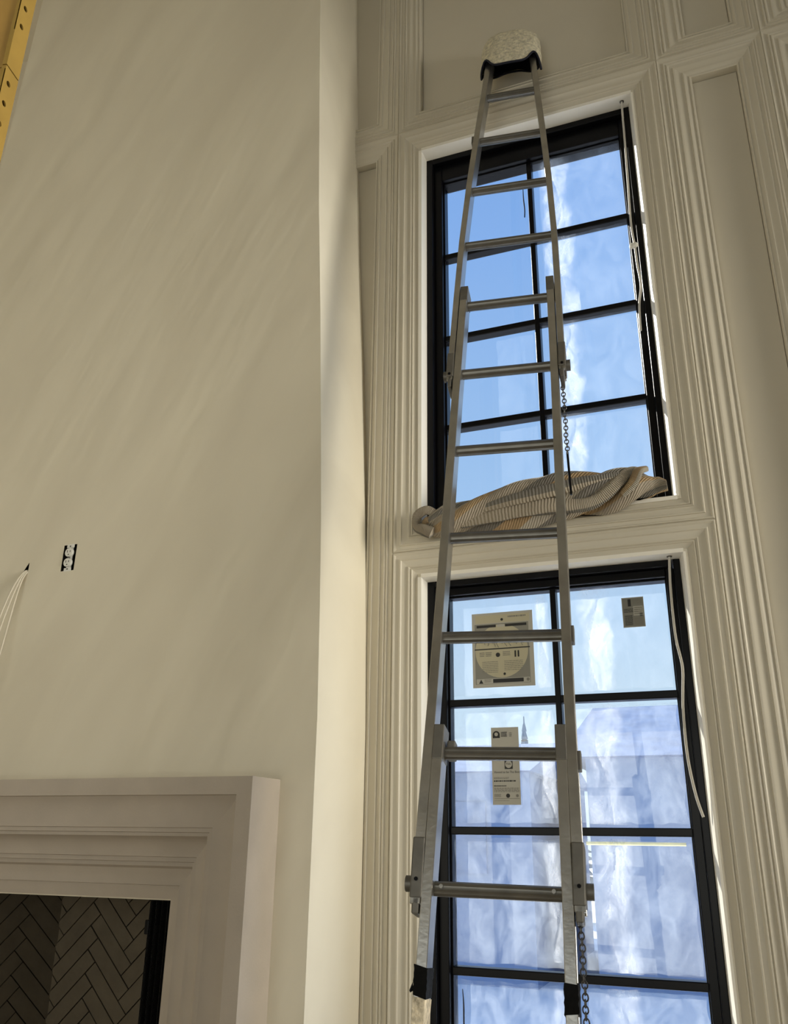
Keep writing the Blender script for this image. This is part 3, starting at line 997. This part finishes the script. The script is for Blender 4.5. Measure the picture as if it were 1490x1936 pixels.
# socket fittings where the sections join, with the rung stubs they rest on
def fitting(s0, s1, tab, w, sg, stub_s, stub_u, foot):
    a = interp(tab, (s0 + s1) / 2)
    mb = MB()
    mb.loft([[LP(sg * (a + q), s, t) for q, t in ((-.001, -.003), (w, -.003), (w, RD + .003), (-.001, RD + .003))] for s in (s0, s1 - .012)])
    mb.loft([[LP(sg * (a + q), s, t) for q, t in ((.004, .0), (w - .006, .0), (w - .006, RD), (.004, RD))] for s in (s1 - .014, s1 + foot)])
    f = build('socket_fitting', mb, m_alu_dark, lad, bevel=.003)
    build('bolt', MB().cyl(LP(sg * (a + w * .5), s0 + .09, -.0065), LP(sg * (a + w * .5), s0 + .09, .002), .0042, 12), m_black, f, smooth=40)
    ring = []
    for uu in (sg * (a + w - .002), sg * stub_u):
        ring.append([LP(uu, stub_s + .0175 * math.sin(2 * math.pi * q / 16), .031 + .0175 * math.cos(2 * math.pi * q / 16)) for q in range(16)])
    build('rung_stub', MB().loft(ring), m_alu_dark, lad, smooth=40)
for sg in (-1, 1):
    fitting(1.455, 1.565, TOPT, .022, sg, 1.527, .1985, .03)
    fitting(2.945, 3.085, MIDT, .0265, sg, 3.040, .2065, .02)
# end sleeves on top of the lower sections
for tab, s0, s1 in ((MIDT, 1.153, 1.215), (LOWT, 2.683, 2.765)):
    for sg in (-1, 1):
        a = interp(tab, s0)
        mb = MB().loft([[LP(sg * (interp(tab, s) + q), s, t) for q, t in ((-.0015, -.0015), (.0245, -.0015), (.0245, RD + .0015), (-.0015, RD + .0015))] for s in (s0 - .002, s1)])
        build('end_sleeve', mb, m_alu_dark, lad, bevel=.002)
# rivets on the big rung and clip beside the upper fittings
for s_, hf in ((10 * .3048, .141),):
    for sg in (-1, 1):
        build('rivet', MB().cyl(LP(sg * (hf - .018), s_ - .003, .0105), LP(sg * (hf - .018), s_ - .003, .0165), .0045, 12), m_alu, lad, smooth=40)
for s_, u_ in ((.30, -.1455), (2.44, .1785), (2.76, .185)):
    build('side_clip', MB().obox(LP(u_, s_, .03), WU * .005, NU * .014, DU * .022), m_alu_dark, lad, bevel=.002)
build('latch_block', MB().obox(LP(-.118, 2.735, .04), WU * .010, NU * .016, DU * .022), m_alu_dark, lad, bevel=.003)
# feet
for sg in (-1, 1):
    a = interp(LOWT, SF)
    build('rubber_foot', MB().obox(LP(sg * (a + .0125), SF - .022, .031), WU * .018, NU * .036, DU * .027), m_rubber, lad, bevel=.004)
# black tape and scuffed wrapping on the lowest rails
def wrap(s0, s1, sg, mat, nm, off, jag):
    rnd = random.Random(int(s0 * 1000) + sg)
    rings = []
    for q in range(9):
        s = s0 + (s1 - s0) * q / 8
        a = interp(LOWT, s)
        pr = [(-off, -off), (.0245 + off, -off), (.0245 + off, RD + off), (-off, RD + off)]
        rings.append([LP(sg * (a + x + rnd.uniform(-jag, jag) * .2), s + (rnd.uniform(-jag, jag) if q in (0, 8) else 0), t + rnd.uniform(-jag, 0) * .3) for x, t in pr])
    return build(nm, MB().loft(rings), mat, lad, bevel=.0008)
wrap(3.205, 3.262, -1, m_tape, 'black_tape', .0022, .006)
wrap(3.214, 3.275, 1, m_tape, 'black_tape', .0022, .006)
wrap(3.262, 3.45, -1, m_residue, 'tape_residue', .0012, .003)
fl_ = MB().add([LP(-.1695, 3.235, -.003), LP(-.1760, 3.252, -.004), LP(-.1740, 3.256, -.002), LP(-.1680, 3.252, -.003)], [(0, 1, 2, 3)])
build('tape_tail', fl_, m_tape, lad)
# chains hanging on the right rail
def chain(start, n, link, name):
    mb = MB()
    p = Vector(start)
    for i in range(n):
        rr, ll = link * .38, link
        pts = []
        for q in range(13):
            a = 2 * math.pi * q / 12
            x = rr * math.cos(a)
            z = ll * .5 * math.sin(a)
            pts.append(p + (Vector((x, 0, z)) if i % 2 == 0 else Vector((0, x, z))))
        mb.tube(pts, link * .11, 5, caps=False)
        p = p + Vector((.0007 * math.sin(i * .9), 0, -ll * .74))
    return build(name, mb, m_chain, lad, smooth=60), p
ch, pe = chain(LP(.1725, 1.60, .05), 20, .0155, 'hanging_chain')
build('locking_pin', MB().cyl(pe + Vector((0, 0, .012)), pe + Vector((.003, .002, -.125)), .0036, 8), m_black, lad, smooth=40)
ch2, pe2 = chain(LP(.1745, 3.10, .055), 34, .0155, 'hanging_chain')

# ------------------------------------------------------------------ fleece mitt over the ladder top
mit = empty('ladder_mitt', tuple(LP(0, -.16, .03)))
tag(mit, 'cream fleece pad with navy lining slipped over the ladder top', 'ladder pad')
def mitt_shell(scale, lump, extra=0.0, top_only=False, rows_=None):
    mb = MB()
    nphi, nv = 64, 22
    rings = []
    vals = rows_ or [i / nv for i in range(nv + 1)]
    for v in vals:
        ring = []
        for q in range(nphi):
            ph = 2 * math.pi * q / nphi
            c_, s_ = math.cos(ph), math.sin(ph)          # c_: across, s_: depth (negative = towards the room)
            front = s_ < 0
            sb = -.112 - .078 * math.exp(-((abs(c_) - .76) / .25) ** 2) if front else -.215 - .055 * math.exp(-(c_ / .5) ** 2)
            bl_ = min(1, abs(s_) * 3)
            sb = sb * bl_ + (-.135) * (1 - bl_)
            sb += extra
            stop = -.405
            if v < .62:
                rad = 1.0 + .03 * math.sin(v * 5)
                s = sb + (stop + .085 - sb) * (v / .62)
            else:
                a = (v - .62) / .38 * math.pi / 2
                rad = max(.02, math.cos(a)) ** .62
                s = (stop + .085) - .085 * math.sin(a) + .020 * c_ * (1 if c_ > 0 else .2) * math.sin(a)
            # squarish across, rounder in depth
            px = .123 * scale * rad * (abs(c_) ** .72) * (1 if c_ > 0 else -1)
            pt = .030 + .066 * scale * rad * (abs(s_) ** .8) * (1 if s_ > 0 else -1)
            P = LP(px, s, pt)
            if lump:
                P += (NU * s_ + WU * c_) * lump * (noise.noise(P * 26) + .7 * noise.noise(P * 62))
            ring.append(P)
        rings.append(ring)
    return mb.loft(rings, caps=False), rings
mo, _ = mitt_shell(1.0, .0045)
build('fleece_cover', mo, m_fleece, mit, smooth=60)
mi, _ = mitt_shell(.90, 0, extra=.0)
build('lining', mi, m_navy, mit, smooth=60)
_, rr_ = mitt_shell(1.015, 0, extra=.0, rows_=[0.0])
hem_path = [Vector(p) for p in rr_[0]]
hem_path.append(hem_path[0])
build('hem', MB().tube(hem_path, .0042, 8, caps=False), m_navy, mit, smooth=60)

# ------------------------------------------------------------------ rolled cloth on the upper sill
cl = empty('rolled_blanket', (-.53, 2.735, 1.0))
tag(cl, 'twisted striped knit blanket stuffed along the upper window sill', 'blanket')
topz = [(-.975, 1.098), (-.90, 1.107), (-.839, 1.117), (-.662, 1.155), (-.473, 1.180), (-.292, 1.172), (-.189, 1.158), (-.125, 1.136), (-.105, 1.115)]
botz = [(-.975, 1.040), (-.93, 1.005), (-.82, 1.003), (-.65, 1.002), (-.47, 1.016), (-.33, 1.028), (-.24, 1.048), (-.15, 1.064), (-.105, 1.078)]
def roll(x0, x1, nseg, nv, twist, grow, yc, dy, seed, uvk, fold=.010):
    mb = MB()
    mb.uv = []
    rings = []
    for i in range(nseg + 1):
        t = i / nseg
        x = x0 + (x1 - x0) * t
        zt, zb = interp(topz, x), interp(botz, x)
        zc, hh = (zt + zb) / 2, (zt - zb) / 2 * grow
        endf = min(1, min(t, 1 - t) * 9) ** .5 if True else 1
        endf = max(.45 if t < .5 else .62, endf)
        for q in range(nv):
            a = 2 * math.pi * q / nv
            pa = a + twist * t
            f = 1 + fold / .06 * (abs(math.sin(pa * 1.5 + 1.1 * math.sin(t * 7))) - .5) * 1.3 + .10 * noise.noise((math.cos(pa) * 1.7, math.sin(pa) * 1.7, x * 9 + seed))
            z = zc + hh * endf * f * math.sin(a)
            y = yc + dy * endf * f * math.cos(a)
            if z < U0 + .012: y = min(y, 2.743)
            mb.v.append((x, y, z))
            mb.uv.append((x * 1.0 + .25 * a / 6.28, (pa / (2 * math.pi)) * uvk))
    for i in range(nseg):
        for q in range(nv):
            k_ = (q + 1) % nv
            mb.f.append((i * nv + q, i * nv + k_, (i + 1) * nv + k_, (i + 1) * nv + q))
    mb.f.append(tuple(range(nv)))
    mb.f.append(tuple(range(nseg * nv, (nseg + 1) * nv)))
    return mb
build('cloth_roll', roll(-.965, -.105, 120, 72, 6.5, 1.0, 2.742, .060, 3.0, 1.35, .018), m_cloth, cl, smooth=60)
def strand(pts, rads, flat, name, vshift, seed):
    P = bez(pts, 8)
    mb = MB()
    mb.uv = []
    n = 20
    for i, p in enumerate(P):
        t = (P[min(i + 1, len(P) - 1)] - P[max(i - 1, 0)]).normalized()
        yv = Vector((0, 1, 0))
        a = (yv - t * yv.dot(t)).normalized()
        b_ = t.cross(a)
        fi = i / (len(P) - 1) * (len(rads) - 1)
        r0 = rads[int(fi)] + (rads[min(int(fi) + 1, len(rads) - 1)] - rads[int(fi)]) * (fi - int(fi))
        for q in range(n):
            th = 2 * math.pi * q / n
            f = 1 + .16 * math.sin(3 * th + i * .18) + .10 * noise.noise((math.cos(th) * 2, math.sin(th) * 2, i * .2 + seed))
            mb.v.append(tuple(p + a * r0 * flat * f * math.cos(th) + b_ * r0 * f * math.sin(th)))
            mb.uv.append((i * .014, vshift + q / n * .30))
    for i in range(len(P) - 1):
        for q in range(n):
            k_ = (q + 1) % n
            mb.f.append((i * n + q, i * n + k_, (i + 1) * n + k_, (i + 1) * n + q))
    mb.f.append(tuple(range(n)))
    mb.f.append(tuple(range((len(P) - 1) * n, len(P) * n)))
    return build(name, mb, m_cloth, cl, smooth=60)
strand([(-.80, 2.700, 1.030), (-.66, 2.690, 1.045), (-.52, 2.682, 1.050), (-.40, 2.680, 1.045), (-.33, 2.678, 1.052), (-.27, 2.676, 1.090), (-.225, 2.690, 1.135), (-.19, 2.72, 1.158)], [.012, .024, .028, .026, .022, .020, .018, .014], .55, 'cloth_fold', .02, 1)
strand([(-.76, 2.690, 1.070), (-.62, 2.676, 1.086), (-.48, 2.672, 1.100), (-.36, 2.674, 1.118), (-.26, 2.685, 1.128), (-.20, 2.70, 1.128)], [.010, .020, .024, .022, .018, .010], .55, 'cloth_fold', .60, 2)
strand([(-.245, 2.680, 1.060), (-.205, 2.672, 1.095), (-.185, 2.680, 1.135), (-.165, 2.72, 1.160)], [.012, .016, .016, .012], .6, 'cloth_fold', .36, 3)
strand([(-.885, 2.715, 1.075), (-.925, 2.705, 1.100), (-.965, 2.712, 1.088), (-.968, 2.715, 1.050), (-.935, 2.705, 1.030), (-.905, 2.700, 1.012)], [.014, .016, .018, .018, .022, .020], .6, 'cloth_end_curl', .02, 4)
strand([(-.900, 2.712, 1.052), (-.925, 2.702, 1.062), (-.940, 2.706, 1.050)], [.010, .012, .008], .6, 'cloth_end_curl', .80, 5)

# ------------------------------------------------------------------ scaffold post at the left
SX, SYC = -1.196, .908
ra = math.radians(12)
EH = Vector((-math.sin(ra), math.cos(ra), 0))      # along the holed face, away from the camera
EN = Vector((math.cos(ra), math.sin(ra), 0))       # outwards from the holed face
scf = empty('scaffold', (SX, SYC, FL))
tag(scf, 'yellow perforated scaffold upright at the left edge', 'scaffold')
PW, PD = .0415, .060
base = Vector((SX, SYC, 0))
def holed_face(z0, z1, pitch, zstart):
    """Face strip of the post with round holes cut right through the sheet."""
    mb = MB()
    th = .003
    cu_, hr = .0165, .0062
    zh = zstart
    cells = []
    z = z0
    while zh + pitch / 2 < z1:
        if zh - pitch / 2 >= z0 - 1e-6:
            cells.append(zh)
        zh += pitch
    def P(u, zz, d): return base + EH * u + Vector((0, 0, zz)) - EN * d
    def plate(ua, ub, za, zb):
        mb.loft([[P(ua, za, 0), P(ub, za, 0), P(ub, zb, 0), P(ua, zb, 0)], [P(ua, za, th), P(ub, za, th), P(ub, zb, th), P(ua, zb, th)]])
    if not cells:
        plate(0, PW, z0, z1)
        return mb
    lo, hi = cells[0] - pitch / 2, cells[-1] + pitch / 2
    if lo > z0 + 1e-5: plate(0, PW, z0, lo)
    if hi < z1 - 1e-5: plate(0, PW, hi, z1)
    n = 16
    for c_ in cells:
        za, zb = c_ - pitch / 2, c_ + pitch / 2
        outer = []
        for q in range(n):
            a = 2 * math.pi * q / n + math.pi / n
            dx, dz = math.cos(a), math.sin(a)
            tx = ((PW - cu_) if dx > 0 else cu_) / max(abs(dx), 1e-6)
            tz = (pitch / 2) / max(abs(dz), 1e-6)
            t = min(tx, tz)
            outer.append((cu_ + dx * t, c_ + dz * t))
        inner = [(cu_ + hr * math.cos(2 * math.pi * q / n + math.pi / n), c_ + hr * math.sin(2 * math.pi * q / n + math.pi / n)) for q in range(n)]
        b0 = len(mb.v)
        for d in (0, th):
            for u, zz in outer: mb.v.append(tuple(P(u, zz, d)))
            for u, zz in inner: mb.v.append(tuple(P(u, zz, d)))
        for q in range(n):
            k_ = (q + 1) % n
            mb.f.append((b0 + q, b0 + k_, b0 + n + k_, b0 + n + q))
            mb.f.append((b0 + 2 * n + q, b0 + 2 * n + k_, b0 + 3 * n + k_, b0 + 3 * n + q))
            mb.f.append((b0 + n + q, b0 + n + k_, b0 + 3 * n + k_, b0 + 3 * n + q))
        for cu2, cz2 in ((0, za), (PW, za), (PW, zb), (0, zb)):
            # corner triangles that the fan leaves open
            best = sorted(range(n), key=lambda q: (outer[q][0] - cu2) ** 2 + (outer[q][1] - cz2) ** 2)[:2]
            if (outer[best[0]][0] - cu2) ** 2 + (outer[best[0]][1] - cz2) ** 2 > 1e-10:
                mb.add([P(cu2, cz2, 0), P(*outer[best[0]], 0), P(*outer[best[1]], 0)], [(0, 1, 2)])
    return mb
SJ = 1.437                                          # height of the joint between the two stacked uprights
for z0, z1, zst in ((FL, SJ - .0015, SJ - .035 - .0508 * 56), (SJ + .0015, 2.85, SJ + .1215)):
    post = build('perforated_face', holed_face(z0, z1, .0508, zst), m_yellow, scf)
    def P(u, zz, d): return base + EH * u + Vector((0, 0, zz)) - EN * d
    build('side_wall', MB().loft([[P(u, zz, d) for u, d in ((PW - .003, .003), (PW, .003), (PW, PD), (PW - .003, PD))] for zz in (z0, z1)]), m_yellow, scf)
    build('front_lip', MB().loft([[P(u, zz, d) for u, d in ((0, .003), (.003, .003), (.003, .010), (0, .010))] for zz in (z0, z1)]), m_yellow, scf)
    build('inner_wall', MB().loft([[P(u, zz, d) for u, d in ((.006, .011), (.009, .011), (.009, PD + .05), (.006, PD + .05))] for zz in (z0, z1)]), m_yellow_in, scf)
build('locking_pin', MB().cyl(base + Vector((-.030, -.004, 1.475)), base + Vector((-.075, -.006, 1.505)), .0045, 10), m_residue, scf, smooth=40)
build('caster_hub', MB().cyl(base + Vector((-.060, -.012, 1.69)), base + Vector((-.060, .012, 1.69)), .030, 20), m_white_pl, scf, smooth=40)
build('cross_brace', MB().cyl(base + Vector((-.04, .03, 1.69)), base + Vector((-.95, .03, 1.69)), .016, 14), m_yellow, scf, smooth=40)
build('foot_plate', MB().obox(base + Vector((-.02, .02, FL + .004)), (.06, 0, 0), (0, .06, 0), (0, 0, .004)), m_yellow_in, scf)

# ------------------------------------------------------------------ outdoors
gr = build('ground', MB().box(-60, 60, 3.2, 120, -H - .75, -H - .55), m_snow)
tag(gr, kind='structure')
hs = empty('neighbour_house', (-8.0, 17, -H - .55))
tag(hs, 'neighbouring house tinted with blue shade, seen through the lower window panes', 'house')
build('wall', MB().box(-14, -3.2, 14.5, 20, -H - .55, 1.1), m_stucco, hs)
build('roof', MB().loft([[(-14.4, 14.1, 1.06), (-14.4, 20.4, 1.06), (-14.4, 17.2, 1.76)], [(-3.1, 14.1, 1.06), (-3.1, 20.4, 1.06), (-3.1, 17.2, 1.80)]]), m_roof, hs)
for x in (-5.6, -4.3):
    w_ = build('house_window', MB().box(x - .35, x + .35, 14.46, 14.52, -.5, .6), m_roof, hs)
hs2 = empty('neighbour_garage', (0.5, 16, -H - .55))
tag(hs2, 'gabled garage outside tinted with blue shade, right of the spruces', 'garage')
build('wall', MB().box(-2.35, 4.0, 15, 21, -H - .55, 1.35), m_stucco, hs2)
build('roof', MB().loft([[(-2.75, 14.6, 1.3), (-2.75, 21.4, 1.3), (-2.6, 18, 2.55)], [(4.4, 14.6, 1.3), (4.4, 21.4, 1.3), (4.2, 18, 2.55)]]), m_roof, hs2)
def spruce(x, y, top, r, label):
    root = empty('spruce_tree', (x, y, -H - .55))
    tag(root, label, 'tree', 'spruces between the neighbouring buildings')
    build('trunk', MB().cyl((x, y, -H - .55), (x, y, top - .6), .09, 8), m_trunk, root, smooth=60)
    rnd = random.Random(int(x * 100))
    mb = MB()
    zb = -H + .1
    n = 24
    rings = []
    for i in range(n):
        t = i / n
        zz = zb + (top - zb) * t
        r0 = r * (1 - t) ** 1.15
        for rr, dz in ((r0 * 1.0, 0), (r0 * .55, (top - zb) / n * .85)):
            rings.append([(x + rr * (1 + .3 * rnd.uniform(-1, 1)) * math.cos(2 * math.pi * q / 16), y + rr * math.sin(2 * math.pi * q / 16), zz + dz) for q in range(16)])
    rings.append([(x + .01 * math.cos(2 * math.pi * q / 16), y + .01 * math.sin(2 * math.pi * q / 16), top) for q in range(16)])
    build('branches', mb.loft(rings), m_spruce, root)
spruce(-5.05, 22.5, 3.05, .95, 'slim pointed spruce outside, left of its shorter twin')
spruce(-4.9, 26.3, 3.25, 1.1, 'broader spruce outside, right of the slim one')
